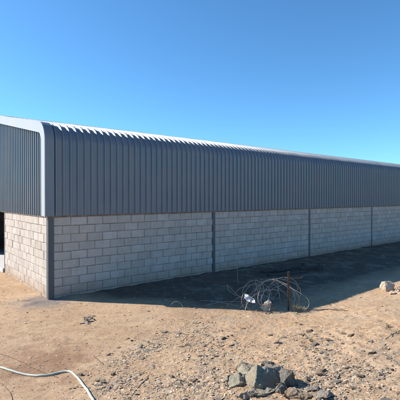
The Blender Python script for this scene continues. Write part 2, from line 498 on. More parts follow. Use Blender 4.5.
block_wall('y', 8.0, WID - 0.125, 0.0, 1)
block_wall('y', 0.125, WID - 0.125, LEN, -1)
# steel columns
def column(x, y):
    mb = MB()
    mb.box(x - CW + .002, x + CW - .002, y - 0.008, y + 0.10, -0.3, 3.4)
    mb.build('steel_column', M_col, shed)
for k in range(7):
    for y in (0.0, WID - 0.092):
        xx = 5 * k
        if k == 0: xx = CW
        if k == 6: xx = LEN - CW
        mb = MB()
        w0 = 0.115 if k == 0 else 0.05
        x0 = 0.0 - .006 if k == 0 else (LEN - 0.11 if k == 6 else 5 * k - 0.05)
        x1 = 0.122 if k == 0 else (LEN + .006 if k == 6 else 5 * k + 0.05)
        y0 = y - 0.008 if y == 0 else WID - 0.12
        y1 = 0.12 if y == 0 else WID + 0.008
        mb.box(x0, x1, y0, y1, -0.3, 1.858)
        # flange lips
        mb.build('steel_column', M_col, shed)
for y in (4.06, 7.94):
    mb = MB(); mb.box(0.002, 0.12, y - 0.055, y + 0.055, -0.05, 1.856); mb.build('door_post', M_col, shed)
# rails on top of the blocks under the sheet
mb = MB(); mb.box(-0.012, LEN, -0.014, 0.10, 1.862, 1.925); mb.build('base_rail', M_rail, shed)
mb = MB(); mb.box(-0.012, LEN, WID - 0.10, WID + 0.014, 1.862, 1.925); mb.build('base_rail', M_rail, shed)
mb = MB(); mb.box(-0.014, 0.10, 0.102, WID - 0.102, 1.862, 1.925); mb.build('base_rail', M_rail, shed)
mb = MB(); mb.box(LEN - 0.10, LEN + 0.014, 0.102, WID - 0.102, 1.862, 1.925); mb.build('base_rail', M_rail, shed)

# path of the sheeting across the building: (y, z, ny, nz)
def half_path(z0=ZW):
    p = [(-OFF, z0, -1, 0), (-OFF, 2.6, -1, 0), (-OFF, ZA, -1, 0)]
    cy = -OFF + RAD
    n = 14
    a_end = math.pi / 2 - SL
    for i in range(1, n + 1):
        a = a_end * i / n
        p.append((cy - RAD * math.cos(a), ZA + RAD * math.sin(a), -math.cos(a), math.sin(a)))
    return p
HP = half_path()
ye, ze = HP[-1][0], HP[-1][1]
ZR = ze + (WID / 2 - ye) * math.tan(SL)
def roof_z(y):
    y = min(y, WID - y)
    if y > ye: return ze + (y - ye) * math.tan(SL)
    cy = -OFF + RAD
    return ZA + math.sqrt(max(0.0, RAD * RAD - (cy - y) ** 2))
# ribbed sheet profile
PITCH = 0.1715
def profile(a0, a1, phase=0.0):
    pts = []
    pat = [(0.0, 0.0), (0.098, 0.0), (0.116, 0.037), (0.1535, 0.037)]
    k = math.floor((a0 - phase) / PITCH) - 1
    while True:
        for dx, h in pat:
            x = phase + k * PITCH + dx
            if x > a0 and x < a1: pts.append((x, h))
        k += 1
        if phase + k * PITCH > a1: break
    return [(a0, pts[0][1])] + pts + [(a1, pts[-1][1])]
def sheet_rows(pr, path, mirror=False):
    mb = MB(); n = len(pr); vv = []
    for (y, z, ny, nz) in path:
        for (x, h) in pr:
            Y = y + ny * h; Z = z + nz * h
            if mirror: Y = WID - Y
            vv.append((x, Y, Z))
    ff = [(j * n + i, j * n + i + 1, (j + 1) * n + i + 1, (j + 1) * n + i) for j in range(len(path) - 1) for i in range(n - 1)]
    mb.add(vv, ff)
    return mb
def smooth_by_path(o):
    me = o.data
    me.polygons.foreach_set('use_smooth', [True] * len(me.polygons))
    bm = bmesh.new(); bm.from_mesh(me)
    for e in bm.edges:
        if len(e.link_faces) == 2 and e.calc_face_angle(0) > R(20): e.smooth = False
    bm.to_mesh(me); bm.free()
# bent sheets, each a separate length of sheeting lapped over its neighbour, on both long sides
SW = PITCH * 4
for mirror in (False, True):
    mb = MB()
    pr = profile(0.0, LEN, 0.03)
    # small height steps at every side lap
    pr2 = [(x, h + (0.004 if (int(x / SW) % 2) else 0.0)) for x, h in pr]
    o = sheet_rows(pr2, HP, mirror).build('wall_cladding', M_clad, shed); smooth_by_path(o)
    rp = [(ye, ze, -math.sin(SL), math.cos(SL)), (WID / 2, ZR, -math.sin(SL), math.cos(SL))]
    o = sheet_rows(pr2, rp, mirror).build('roof_sheeting', M_clad, shed); smooth_by_path(o)
mb = MB()
mb.add([(-0.05, WID / 2 - 0.25, ZR + 0.045 - 0.25 * math.tan(SL)), (-0.05, WID / 2, ZR + 0.05), (-0.05, WID / 2 + 0.25, ZR + 0.045 - 0.25 * math.tan(SL)),
        (LEN + .05, WID / 2 - 0.25, ZR + 0.045 - 0.25 * math.tan(SL)), (LEN + .05, WID / 2, ZR + 0.05), (LEN + .05, WID / 2 + 0.25, ZR + 0.045 - 0.25 * math.tan(SL))],
       [(0, 3, 4, 1), (1, 4, 5, 2)])
mb.build('ridge_cap', M_trim, shed)
# screw heads in the pans along the three girts
M_scr = mat_steel('screw_heads', (0.2, 0.21, 0.22), 0.4)
mb = MB()
for k in range(174):
    for z in (2.02, 2.80, 3.52):
        x = 0.03 + k * PITCH + 0.049
        pts_ = [(x + 0.007 * math.cos(q * math.pi / 3), z + 0.007 * math.sin(q * math.pi / 3)) for q in range(6)]
        mb.add([(a_, -OFF - 0.001, b_) for a_, b_ in pts_] + [(a_, -OFF - 0.009, b_) for a_, b_ in pts_],
               [(0, 1, 7, 6), (1, 2, 8, 7), (2, 3, 9, 8), (3, 4, 10, 9), (4, 5, 11, 10), (5, 0, 6, 11), (6, 7, 8, 9, 10, 11)])
o = mb.build('screw_heads', M_scr, shed); o['kind'] = 'stuff'
# gable cladding
def gable(x, sgn, y0, y1, zb):
    pr = profile(y0, y1, 0.05)
    vv = []; ff = []
    ext = []
    for (y, h) in pr: ext.append((y, h))
    n = len(ext)
    for (y, h) in ext: vv.append((x + sgn * h, y, zb))
    for (y, h) in ext: vv.append((x + sgn * h, y, roof_z(y) - 0.004))
    for i in range(n - 1): ff.append((i, i + 1, n + i + 1, n + i))
    mb = MB(); mb.add(vv, ff)
    return mb.build('gable_cladding', M_clad, shed)
GX = -0.028
gable(GX, -1, -OFF + 0.004, 4.62, ZW)
gable(GX, -1, 7.38, WID + OFF - 0.004, ZW)
# above the door
gable(GX, -1, 4.625, 7.375, 3.55)
gable(LEN + 0.028, 1, -OFF + 0.004, WID + OFF - 0.004, ZW)
# flashing round the door
for y in (4.60, 7.28):
    mb = MB(); mb.box(-0.078, -0.02, y, y + 0.12, ZW - 0.004, 3.55); mb.build('door_flashing', M_trim, shed)
mb = MB(); mb.box(-0.078, -0.02, 4.722, 7.278, 3.45, 3.56); mb.build('door_flashing', M_trim, shed)
# half raised shutter: horizontal laths
mb = MB()
z = 1.93
while z < 3.46:
    mb.box(-0.012, 0.008, 4.60, 7.40, z, z + 0.068)
    mb.box(-0.004, 0.004, 4.60, 7.40, z + 0.068, z + 0.075)
    z += 0.075
mb.build('roller_shutter', M_door, shed)
# barge flashing: pale gable face and charcoal return, each swept along the roof outline
def sweep_roof(name, mat, xf, sgn, sec):
    full = [(y, z, ny, nz) for (y, z, ny, nz) in HP]
    full += [(WID / 2, ZR, 0.0, 1.0 / math.cos(SL))]
    full += [(WID - y, z, -ny, nz) for (y, z, ny, nz) in reversed(HP)]
    vv = []; ff = []; m = len(sec)
    for (y, z, ny, nz) in full:
        for (dx, off) in sec:
            vv.append((xf + sgn * dx, y + ny * off, z + nz * off))
    for j in range(len(full) - 1):
        for i in range(m):
            ff.append((j * m + i, j * m + (i + 1) % m, (j + 1) * m + (i + 1) % m, (j + 1) * m + i))
    ff.append(tuple(range(m))); ff.append(tuple((len(full) - 1) * m + i for i in range(m - 1, -1, -1)))
    mb = MB(); mb.add(vv, ff)
    o = mb.build(name, mat, shed)
    bm = bmesh.new(); bm.from_mesh(o.data); bmesh.ops.recalc_face_normals(bm, faces=bm.faces)
    bm.to_mesh(o.data); bm.free(); smooth_by_path(o)
for xf, sgn in ((-0.105, 1), (LEN + 0.105, -1)):
    sweep_roof('barge_flashing', M_trim, xf, sgn, [(0.0, 0.056), (0.018, 0.056), (0.018, 0.053), (0.003, 0.053), (0.003, -0.19), (0.0, -0.19)])
    sweep_roof('barge_return', M_clad, xf, sgn, [(0.019, 0.054), (0.21, 0.050), (0.222, 0.038), (0.219, 0.036), (0.207, 0.046), (0.019, 0.050)])
# floor slab
mb = MB(); mb.box(0.20, LEN - 0.20, 0.20, WID - 0.20, -0.2, 0.13); 
mb.box(-0.04, 0.198, 4.12, 7.88, -0.2, 0.128)
mb.build('floor_slab', M_slab, shed)

# ------------------------------------------------------------------ stones
def hull(points):
    bm = bmesh.new()
    for p in points: bm.verts.new(p)
    bmesh.ops.convex_hull(bm, input=bm.verts)
    for v_ in [v_ for v_ in bm.verts if not v_.link_faces]: bm.verts.remove(v_)
    bmesh.ops.recalc_face_normals(bm, faces=bm.faces)
    return bm
def stone_mesh(name, rng, flat, n, mat, crisp=True, rough=0.0):
    pts = []
    for _ in range(n):
        d = Vector((rng.gauss(0, 1), rng.gauss(0, 1), rng.gauss(0, 1))).normalized()
        r = rng.uniform(0.75, 1.0)
        pts.append(Vector((d.x * r, d.y * r * rng.uniform(0.75, 1), max(-0.6, min(0.75, d.z * r)) * flat)) * 0.5)
    bm = hull(pts)
    bmesh.ops.dissolve_limit(bm, angle_limit=R(9), verts=bm.verts, edges=bm.edges)
    bmesh.ops.bevel(bm, geom=list(bm.edges), offset=0.018, segments=1, affect='EDGES', clamp_overlap=True)
    bmesh.ops.triangulate(bm, faces=bm.faces)
    if rough:
        bmesh.ops.subdivide_edges(bm, edges=bm.edges, cuts=2, use_grid_fill=True)
        s = rng.uniform(0, 50)
        for v_ in bm.verts:
            q = v_.co * 5 + Vector((s, s, s))
            v_.co += v_.normal * rough * (noise.noise(q) + 0.5 * noise.noise(q * 2.3))
    # sit the mesh on its lowest point
    zmin = min(v_.co.z for v_ in bm.verts)
    for v_ in bm.verts: v_.co.z -= zmin
    me = bpy.data.meshes.new(name); bm.to_mesh(me); bm.free()
    me.materials.append(mat)
    return me
rg = random.Random(5)
PRO = {}
for key, mat in (('grey', M_rg), ('tan', M_rt), ('brown', M_rd), ('pale', M_rw)):
    PRO[key] = [stone_mesh(key + '_stone', rg, rg.uniform(0.22, 0.42), rg.randint(8, 12), mat) for _ in range(9)]
    PRO[key + '_lump'] = [stone_mesh(key + '_lump', rg, rg.uniform(0.48, 0.75), rg.randint(8, 12), mat, rough=0.02) for _ in range(6)]
def put_stone(me, p, size, label, cat, group=None, name='stone', sink=0.10, rz=None, tilt=0.25, sx=1.0, sy=1.0, sz=1.0):
    o = bpy.data.objects.new(name, me); COL.objects.link(o)
    o.scale = (size * sx, size * sy, size * sz)
    o.rotation_euler = (rg.uniform(-tilt, tilt), rg.uniform(-tilt, tilt), rg.uniform(0, 6.28) if rz is None else rz)
    o.location = (p.x, p.y, p.z - size * sz * sink)
    tag(o, label, cat, group)
    return o
def mpp(p):   # metres per photo pixel at point p
    return p.y / F

# --- the fractured boulder heap in the foreground
def boulder(name, center, dims, seed, mat, label, rz=0.0, n=26, cuts=3, rough=0.035, cell=5.0, cat='boulder', spin=(0, 0)):
    r = random.Random(seed)
    pts = []
    for _ in range(n):
        d = Vector((r.gauss(0, 1), r.gauss(0, 1), r.gauss(0, 1))).normalized()
        q = r.uniform(0.86, 1.0)
        pts.append(Vector((d.x * q * dims[0] / 2, d.y * q * dims[1] / 2, d.z * q * dims[2] / 2)))
    bm = hull(pts)
    bmesh.ops.triangulate(bm, faces=bm.faces)
    for _ in range(cuts):
        bmesh.ops.subdivide_edges(bm, edges=bm.edges, cuts=1, use_grid_fill=True)
    s = Vector((r.uniform(0, 50), r.uniform(0, 50), r.uniform(0, 50)))
    bm.normal_update()
    L = max(dims)
    mv = []
    for v_ in bm.verts:
        q = v_.co / L * cell + s
        dist, pos = noise.voronoi(q)
        k = noise.cell(pos[0] * 7.3) if dist else 0
        edge = min(1.0, (dist[1] - dist[0]) * 5)
        st = (k - 0.5) * 1.6
        d2, pos2 = noise.voronoi(q * 2.7)
        e2 = min(1.0, (d2[1] - d2[0]) * 4)
        k2 = noise.cell(pos2[0] * 5.1)
        mv.append(v_.normal * L * rough * (st * edge - (1 - edge) * 1.1 + 0.6 * ((k2 - 0.5) * 1.4 * e2 - (1 - e2) * 0.8) + 0.5 * noise.noise(q * 3) + 0.35 * noise.noise(q * 9)))
    for v_, d in zip(bm.verts, mv): v_.co += d
    me = bpy.data.meshes.new(name); bm.to_mesh(me); bm.free()
    me.materials.append(mat)
    o = bpy.data.objects.new(name, me); COL.objects.link(o)
    o.location = center; o.rotation_euler = (spin[0], spin[1], rz)
    tag(o, label, cat)
    return o
HEAP = [
 # u, v, dx, dy, dz, dims, seed, mat, rz, spin, label, cat
 (264, 391, 0.00, 0.14, 0.02, (0.60, 0.46, 0.42), 3, M_big, 0.4, (0.1, 0.1), 'large grey-green fractured boulder, biggest rock of the foreground heap', 'boulder'),
 (238, 388, 0.00, 0.06, 0.01, (0.36, 0.32, 0.25), 8, M_big, 1.2, (0, 0.2), 'lower grey boulder half buried against the hose side of the biggest rock', 'boulder'),
 (252, 381, 0.00, 0.16, 0.02, (0.34, 0.26, 0.26), 12, M_big, 2.2, (0.2, 0), 'blocky grey boulder lying behind the biggest rock of the foreground heap', 'boulder'),
 (293, 388, -0.01, 0.08, 0.04, (0.36, 0.30, 0.34), 21, M_bigd, 0.9, (0.1, -0.45), 'dark slate-coloured pointed boulder at the shaded end of the foreground heap', 'boulder'),
 (281, 395, 0.00, 0.02, 0.03, (0.19, 0.16, 0.17), 31, M_bigd, 0.3, (0, 0), 'small dark boulder wedged under the foot of the biggest rock', 'boulder'),
 (262, 395, 0.00, -0.01, 0.02, (0.28, 0.18, 0.18), 33, M_big, 0.2, (0.2, 0), 'squarish grey-green rock forming the near foot of the biggest rock', 'boulder'),
 (277, 378, 0.00, 0.10, 0.05, (0.30, 0.20, 0.17), 35, M_rg, 0.8, (0, 0.3), 'pale grey boulder capping the back of the foreground heap', 'boulder'),
 (297, 398, 0.00, -0.01, 0.02, (0.30, 0.20, 0.16), 37, M_rt, -0.3, (0, 0), 'flat-topped tan rock in front of the dark pointed boulder', 'rock'),
 (313, 391, 0.00, 0.00, 0.01, (0.18, 0.13, 0.08), 41, M_rg, 0.6, (0, 0), 'flat pale-grey slab of rock just beyond the shadow of the foreground heap', 'rock'),
 (325, 399, 0.00, -0.03, 0.02, (0.24, 0.18, 0.12), 44, M_rg, 0.1, (0, 0), 'wide grey rock cut by the lower border of the photo', 'rock'),
 (268, 368, 0.00, 0.05, 0.0, (0.22, 0.14, 0.12), 51, M_bigd, 0.5, (0.3, 0), 'wedge-shaped blue-grey rock behind the foreground heap', 'rock'),
 (229, 382, 0.00, 0.00, 0.015, (0.15, 0.14, 0.11), 53, M_rg, 0.5, (0, 0), 'rounded grey rock at the hose end of the foreground heap', 'rock'),
 (246, 397, 0.00, -0.02, 0.01, (0.30, 0.15, 0.09), 57, M_rg, 0.1, (0, 0), 'thin grey slab lying flat in front of the foreground heap', 'rock'),
 (243, 371, 0.00, 0.04, 0.02, (0.20, 0.15, 0.10), 59, M_rg, 0.3, (0, 0), 'low grey rock at the far hose-side corner of the foreground heap', 'rock'),
 (305, 382, 0.02, -0.01, 0.01, (0.10, 0.08, 0.06), 66, M_bigd, 0.3, (0, 0), 'small dark rock inside the shadow thrown by the dark pointed boulder', 'rock'),
]
for (u, v_, dx, dy, dz, dims, seed, mat, rz, spin, lab, cat_) in HEAP:
    p = px(u, v_)
    boulder('boulder' if cat_ == 'boulder' else 'rock', p + Vector((dx, dy, dz)), (dims[0] * 1.25, dims[1] * 1.12, dims[2] * (0.92 if cat_ == 'boulder' else 1.0)), seed, mat, lab, rz=rz, n=12, cuts=5 if dims[0] > 0.25 else 4, rough=0.018, cell=3.6, cat=cat_, spin=spin)

FRAG = [(232, 374, 'grey', 'behind its hose end'), (239, 367, 'grey', 'behind its hose half'), (256, 362, 'grey', 'farthest behind it'), (263, 361, 'tan', 'farthest behind it'),
        (282, 364, 'grey', 'behind its shaded half'), (300, 375, 'grey', 'behind its pointed boulder'), (309, 384, 'brown', 'at the tip of its shadow'), (221, 385, 'grey', 'outermost at its hose end'),
        (219, 392, 'tan', 'outermost at its hose end'), (228, 396, 'grey', 'in front of its hose end'), (258, 400, 'grey', 'at its near foot'), (271, 400, 'brown', 'at its near foot'),
        (284, 401, 'grey', 'between dark and tan rocks'), (306, 397, 'grey', 'past its tan rock'), (233, 391, 'brown', 'touching its lowest boulder'), (246, 372, 'tan', 'lodged behind its lower boulder')]
for u, v_, kind, wh in FRAG:
    p = px(u, v_)
    nm = {'grey': 'grey', 'tan': 'tan', 'brown': 'brown'}[kind]
    put_stone(rg.choice(PRO[kind]), p, rg.uniform(0.07, 0.13), nm + ' fragment broken off the foreground heap, lying ' + wh, 'stone', name='stone', sx=rg.uniform(1, 1.5), sy=rg.uniform(.7, 1), sz=rg.uniform(1.0, 1.6), tilt=0.35, sink=0.15)

# --- boulder on the bank at the far end of the lit ground
p = px(388, 291)
boulder('boulder', p + Vector((0, 0, 0.09)), (0.40, 0.36, 0.36), 61, M_cream, 'pale tan boulder at the edge of the building shadow', rz=0.2, n=18, cuts=4, rough=0.015)
p = px(391, 294)
boulder('rock', p + Vector((0.02, -0.05, 0.03)), (0.22, 0.16, 0.13), 62, M_cream, 'small tan rock against the front of the pale tan boulder', rz=1.2, cuts=3, cat='rock')
p = px(401, 292)
boulder('rock', p + Vector((0.05, 0.0, 0.03)), (0.46, 0.28, 0.22), 63, M_cream, 'low tan rock beside the pale tan boulder on the outer side', rz=0.2, cuts=3, cat='rock')

# --- individually placed stones: (u, v, width px, kind, label)
SPOT = [
 (311, 333, 10, 'brown', 'broad red-brown stone beside the dark stones on the lit ground', .7),
 (304, 337, 5, 'brown_lump', 'small dark stone touching the near side of the broad red-brown stone', 1),
 (308, 340, 6, 'grey_lump', 'blocky grey stone just in front of the broad red-brown stone', 1),
 (326, 346, 7, 'pale_lump', 'bright white stone standing out on the stony ground', 1),
 (345, 335, 11, 'brown', 'long flat brown stone lying alone on bare tan ground', .6),
 (352, 337, 8, 'brown', 'thin brown shard touching the end of the long flat brown stone', .5),
 (371, 344, 8, 'pale', 'flat pale stone with a pinkish face on open ground', .6),
 (367, 369, 7, 'grey_lump', 'pointed grey-white stone in the gritty patch', 1),
 (391, 372, 9, 'brown_lump', 'dark brown stone nearest the outer border of the gritty patch', .8),
 (343, 376, 12, 'grey', 'flat grey-brown slab in the gritty patch', .5),
 (331, 389, 11, 'brown', 'dark flat stone in front of the gritty patch', .6),
 (353, 392, 8, 'brown', 'small dark shard by itself near the lower border', .5),
 (303, 349, 8, 'brown', 'dark shard on the stony ground between heap and white stone', .5),
 (319, 349, 8, 'grey', 'grey shard just in front of the bright white stone', .5),
 (268, 348, 13, 'grey', 'dark grey pointed shard above the foreground heap', .8),
 (296, 325, 5, 'brown_lump', 'dark knobbly stone near the foot of the rusty post', 1),
 (301, 326, 5, 'brown_lump', 'second dark knobbly stone near the rusty post, the one farther from it', 1),
 (205, 347, 6, 'brown_lump', 'dark cube-like stone at the middle of the stony ground', 1),
 (213, 353, 7, 'pale_lump', 'pale chunk in front of the dark cube-like stone', .8),
 (108, 356, 6, 'brown_lump', 'lone dark pointed stone near the fringe of the stony ground', 1),
 (131, 342, 5, 'brown_lump', 'small dark pyramid-shaped stone behind the slate band', 1),
 (120, 348, 7, 'brown', 'flat dark stone behind the slate band', .5),
 (164, 333, 9, 'grey_lump', 'large pale-grey stone at the top of the slate band', .6),
 (178, 334, 12, 'grey', 'dark flat slab at the top of the slate band', .4),
 (147, 352, 10, 'grey', 'broad grey slab in the middle of the slate band', .4),
 (140, 353, 8, 'brown', 'purple-brown slab in the middle of the slate band', .6),
 (104, 384, 10, 'grey_lump', 'grey chunk close behind the bend of the hose', .9),
 (112, 377, 6, 'brown_lump', 'upright dark splinter of stone near the bend of the hose', 1.4),
 (118, 386, 11, 'grey', 'flat grey slab lying past the bend of the hose', .5),
 (108, 393, 12, 'grey', 'flat grey slab next to the outer side of the hose', .5),
 (173, 379, 8, 'grey_lump', 'dark angular stone upright among grey slabs', 1.2),
 (181, 386, 12, 'grey', 'grey slab tilted against the dark angular stone', .6),
 (197, 396, 10, 'grey', 'grey slab near the lower border between hose and foreground heap', .5),
 (155, 368, 9, 'grey', 'pale-grey slab on tan ground in front of the slate band', .5),
 (140, 376, 9, 'brown', 'long thin brown shard in front of the slate band', .35),
 (85, 323, 7, 'pale_lump', 'white-speckled stone in the small pile on bare ground', .9),
 (92, 317, 8, 'brown', 'dark stone at the far end of the small pile on bare ground', .9),
 (83, 318, 7, 'brown', 'dark stone in the middle of the small pile on bare ground', .8),
 (88, 320, 6, 'pale', 'pale chip lying on top of the small pile on bare ground', .8),
 (89, 325, 7, 'brown', 'brown shard at the near end of the small pile on bare ground', .6),
 (82, 325, 6, 'pale_lump', 'pale pink stone at the front of the small pile on bare ground', .9),
 (94, 321, 4, 'grey_lump', 'grey pebble at the outer edge of the small pile on bare ground', .9),
 (81, 376, 8, 'brown_lump', 'dark clod tucked against the hose bend', .8),
 (86, 390, 9, 'grey', 'dark shard lying inside the hose bend', .5),
 (195, 309, 6, 'pale', 'pale stone at the edge of the shadow near the arched stalk', .6),
 (149, 312, 7, 'brown', 'flat brown stone on smooth ground beside the building shadow', .4),
 (330, 343, 9, 'grey', 'low grey slab behind the white stone', .4),
 (244, 330, 8, 'brown', 'flat reddish stone in front of the wire tangle', .5),
 (214, 330, 7, 'grey', 'flat grey stone on the near side of the wire tangle', .4),
 (320, 362, 9, 'brown', 'reddish flat stone halfway between white stone and heap', .45),
]
for (u, v_, wd, kind, lab, hz) in SPOT:
    p = px(u, v_)
    me = rg.choice(PRO[kind])
    put_stone(me, p, wd * mpp(p) * (1.15 if 'small pile' in lab else 1.2), lab, 'stone', name='stone', sx=1.0, sy=rg.uniform(0.7, 1), sz=min(1.2, hz / (0.85 if 'lump' in kind else 0.5)), rz=rg.uniform(-0.5, 0.5))

PILE = [('pale', 'pinkish chip'), ('grey_lump', 'grey chip'), ('brown', 'thin dark flake'), ('pale_lump', 'cream crumb'), ('pale', 'broad white flake'), ('brown_lump', 'dark reddish crumb'), ('brown_lump', 'rust-brown crumb'),
        ('grey', 'grey flake'), ('tan', 'tan flake'), ('brown', 'long dark splinter'), ('pale', 'white splinter'), ('tan_lump', 'tan crumb'), ('brown_lump', 'near-black crumb')]
for i, (kind, nm) in enumerate(PILE):
    a_ = i * 2.4; q_ = 1.0 + 3.6 * ((i * 0.37) % 1.0)
    p = px(87.5 + q_ * math.cos(a_) * 1.1, 321.0 + q_ * math.sin(a_) * 0.8)
    p.z += rg.uniform(0, 0.035)
    put_stone(rg.choice(PRO[kind]), p, rg.uniform(0.06, 0.11), nm + ' among the stones of the small pile on bare ground', 'stone', name='stone', sx=rg.uniform(1, 1.4), sy=rg.uniform(.6, 1), sz=rg.uniform(.8, 1.5), tilt=0.5)

# --- scattered shards, denser where the photograph shows bands of slate
def dens(u, v_):
    def g(cx, cy, a, b_, rot, s):
        dx, dy = u - cx, v_ - cy
        c_, s_ = math.cos(rot), math.sin(rot)
        x, y = dx * c_ + dy * s_, -dx * s_ + dy * c_
        return s * math.exp(-((x / a) ** 2 + (y / b_) ** 2))
    d = g(150, 348, 42, 7, -0.40, 1.0) + g(180, 385, 42, 10, -0.15, 0.8) + g(115, 385, 18, 10, -0.2, 0.9) + g(220, 350, 40, 14, 0.1, 0.55)
    d += g(310, 345, 28, 14, 0.1, 0.7) + g(345, 375, 40, 14, 0, 0.55) + g(205, 332, 25, 8, 0, 0.6) + g(215, 385, 18, 15, 0, 0.8) + g(320, 380, 25, 14, 0, 0.7)
    d += 0.13 * sstep((u - 90 - (340 - v_) * 0.8) / 70)
    d += 0.02
    if v_ < 322: d *= 0.45
    return min(1.0, d)
LM = [(u, v_, lab_short) for (u, v_, lab_short) in (
 (311, 333, 'broad red-brown stone'), (326, 346, 'bright white stone'), (345, 335, 'long flat brown stone'), (371, 344, 'flat pinkish pale stone'),
 (367, 369, 'pointed grey-white stone'), (391, 372, 'dark stone of the gritty patch'), (343, 376, 'grey-brown slab'), (331, 389, 'flat stone before the gritty patch'),
 (353, 392, 'lone shard near the lower border'), (303, 349, 'dark shard behind the heap'), (268, 348, 'dark grey pointed shard'), (298, 325, 'dark knobbly stones by the post'),
 (205, 347, 'dark cube-like stone'), (213, 355, 'pale chunk mid slope'), (108, 356, 'lone dark pointed stone'), (131, 342, 'dark pyramid-shaped stone'),
 (120, 348, 'flat dark stone behind the slates'), (164, 333, 'big pale-grey stone atop the slates'), (180, 337, 'dark slab atop the slates'), (147, 352, 'broad grey mid-band slab'),
 (104, 384, 'grey chunk behind the hose bend'), (112, 377, 'upright dark splinter'), (118, 386, 'flat slab past the hose bend'), (173, 379, 'dark angular stone'),
 (181, 388, 'tilted grey slab'), (197, 396, 'grey slab near the lower border'), (155, 368, 'pale-grey slab before the slates'), (140, 376, 'long thin brown shard'),
 (87, 321, 'small stone pile'), (149, 312, 'brown stone beside the shadow'), (195, 309, 'pale stone at the shadow edge'), (244, 330, 'flat reddish stone before the wires'),
 (214, 330, 'flat grey stone before the wires'), (320, 364, 'reddish flat stone'), (288, 312, 'rusty post'), (313, 391, 'pale slab beyond the heap'),
 (229, 384, 'rounded grey rock of the heap'), (50, 378, 'hose'), (388, 292, 'pale tan boulder'), (396, 334, 'thin twig'), (265, 312, 'wire tangle'), (20, 330, 'block pier of the shed'))]
rec = []
tries = 0
ADJ = {'grey': 'grey slate', 'brown': 'dark brown', 'tan': 'tan', 'pale': 'pale'}
while len(rec) < 238 and tries < 40000:
    tries += 1
    u = rg.uniform(-5, 405); v_ = 310 + 92 * rg.random() ** 0.85
    if rg.random() > dens(u, v_) ** 1.2: continue
    if v_ > 355 and 222 < u < 318: continue
    p = px(u, v_)
    base = rg.choices(['grey', 'brown', 'tan', 'pale'], [0.50, 0.24, 0.17, 0.09])[0]
    lump = rg.random() < 0.15
    size = 0.050 + 0.080 * rg.random() ** 1.8
    if rg.random() < 0.10: size *= 1.4
    shape = 'chunk' if lump else 'shard'
    sw = 'tiny' if size < 0.055 else ('small' if size < 0.080 else 'medium')
    o = put_stone(rg.choice(PRO[base + ('_lump' if lump else '')]), p, size, None, 'stone', 'loose stones scattered over the bare ground', name='stone',
              sx=rg.uniform(1.0, 1.6), sy=rg.uniform(0.6, 1.0), sz=rg.uniform(0.7, 1.3), rz=rg.uniform(-0.7, 0.7), tilt=0.3)
    l = min(LM, key=lambda l: math.hypot(l[0] - u, (l[1] - v_) * 1.6))
    dx, dy = u - l[0], (v_ - l[1]) * 1.6
    if abs(dx) > abs(dy): rel = 'right of the' if dx > 0 else 'left of the'
    else: rel = 'in front of the' if dy > 0 else 'behind the'
    rec.append((sw + ' ' + ADJ[base] + ' ' + shape + ' ' + rel + ' ' + l[2], math.hypot(dx, dy), o))
from collections import defaultdict
byl = defaultdict(list)
for lab, d_, o in rec: byl[lab].append((d_, o))
RK = ['closest', 'second closest', 'third closest', 'fourth closest', 'fifth closest', 'sixth closest', 'seventh closest', 'eighth closest', 'ninth closest', 'tenth closest']
for lab, lst in byl.items():
    lst.sort(key=lambda t: t[0])
    for i, (d_, o) in enumerate(lst):
        o['label'] = lab if len(lst) == 1 else RK[min(i, 9)] + ' ' + lab

# --- gravel: everything too fine to count, as one mesh of small angular chips
gb = MB()
chips = []
for _ in range(14):
    pts = [Vector((rg.uniform(-1, 1), rg.uniform(-1, 1), rg.uniform(-0.5, 0.6))) * 0.5 for _ in range(7)]
    bm = hull(pts)
    chips.append(([v_.co.copy() for v_ in bm.verts], [[q.index for q in f.verts] for f in (bm.verts.index_update() or bm.faces)]))
    bm.free()
made = 0; tries = 0
while made < 30000 and tries < 900000:
    tries += 1
    u = rg.uniform(-40, 440); v_ = 270 + 145 * rg.random() ** 0.8
    dd_ = (0.05 + 0.12 * sstep((u - 60) / 120) + 0.9 * dens(u, v_)) if v_ > 306 else 0.10
    if rg.random() > dd_: continue
    dx = (u - 200) / F; t = 2.33 * F / (v_ - 197)
    for _ in range(3):
        t = (CAM_Z - base_h(dx * t, t)) * F / (v_ - 197)
    x, y = dx * t, t
    a_, b_ = loc2(x, y)
    if a_ > -0.1 and b_ > -0.15: continue
    dn_ = dens(u, v_) if v_ > 306 else 0.0
    s = 0.006 + 0.020 * rg.random() ** 3
    if rg.random() < 0.10 + 0.32 * dn_: s = rg.uniform(0.016, 0.044)
    if y > 7: s *= 1.4
    M = Matrix.Translation((x, y, H(x, y) + s * 0.12)) @ Matrix.Rotation(rg.uniform(0, 6.28), 4, 'Z') @ Matrix.Rotation(rg.uniform(-0.5, 0.5), 4, 'X') @ Matrix.Diagonal((s * rg.uniform(0.8, 1.7), s, s * rg.uniform(0.3, 0.8) * (0.6 if s > 0.02 else 1.0), 1))
    vv, ff = rg.choice(chips)
    gb.add([M @ q for q in vv], ff)
    made += 1
g = gb.build('gravel', M_grav)
tag(g, 'fine loose gravel and stone chips spread over the bare soil', 'gravel', kind='stuff')

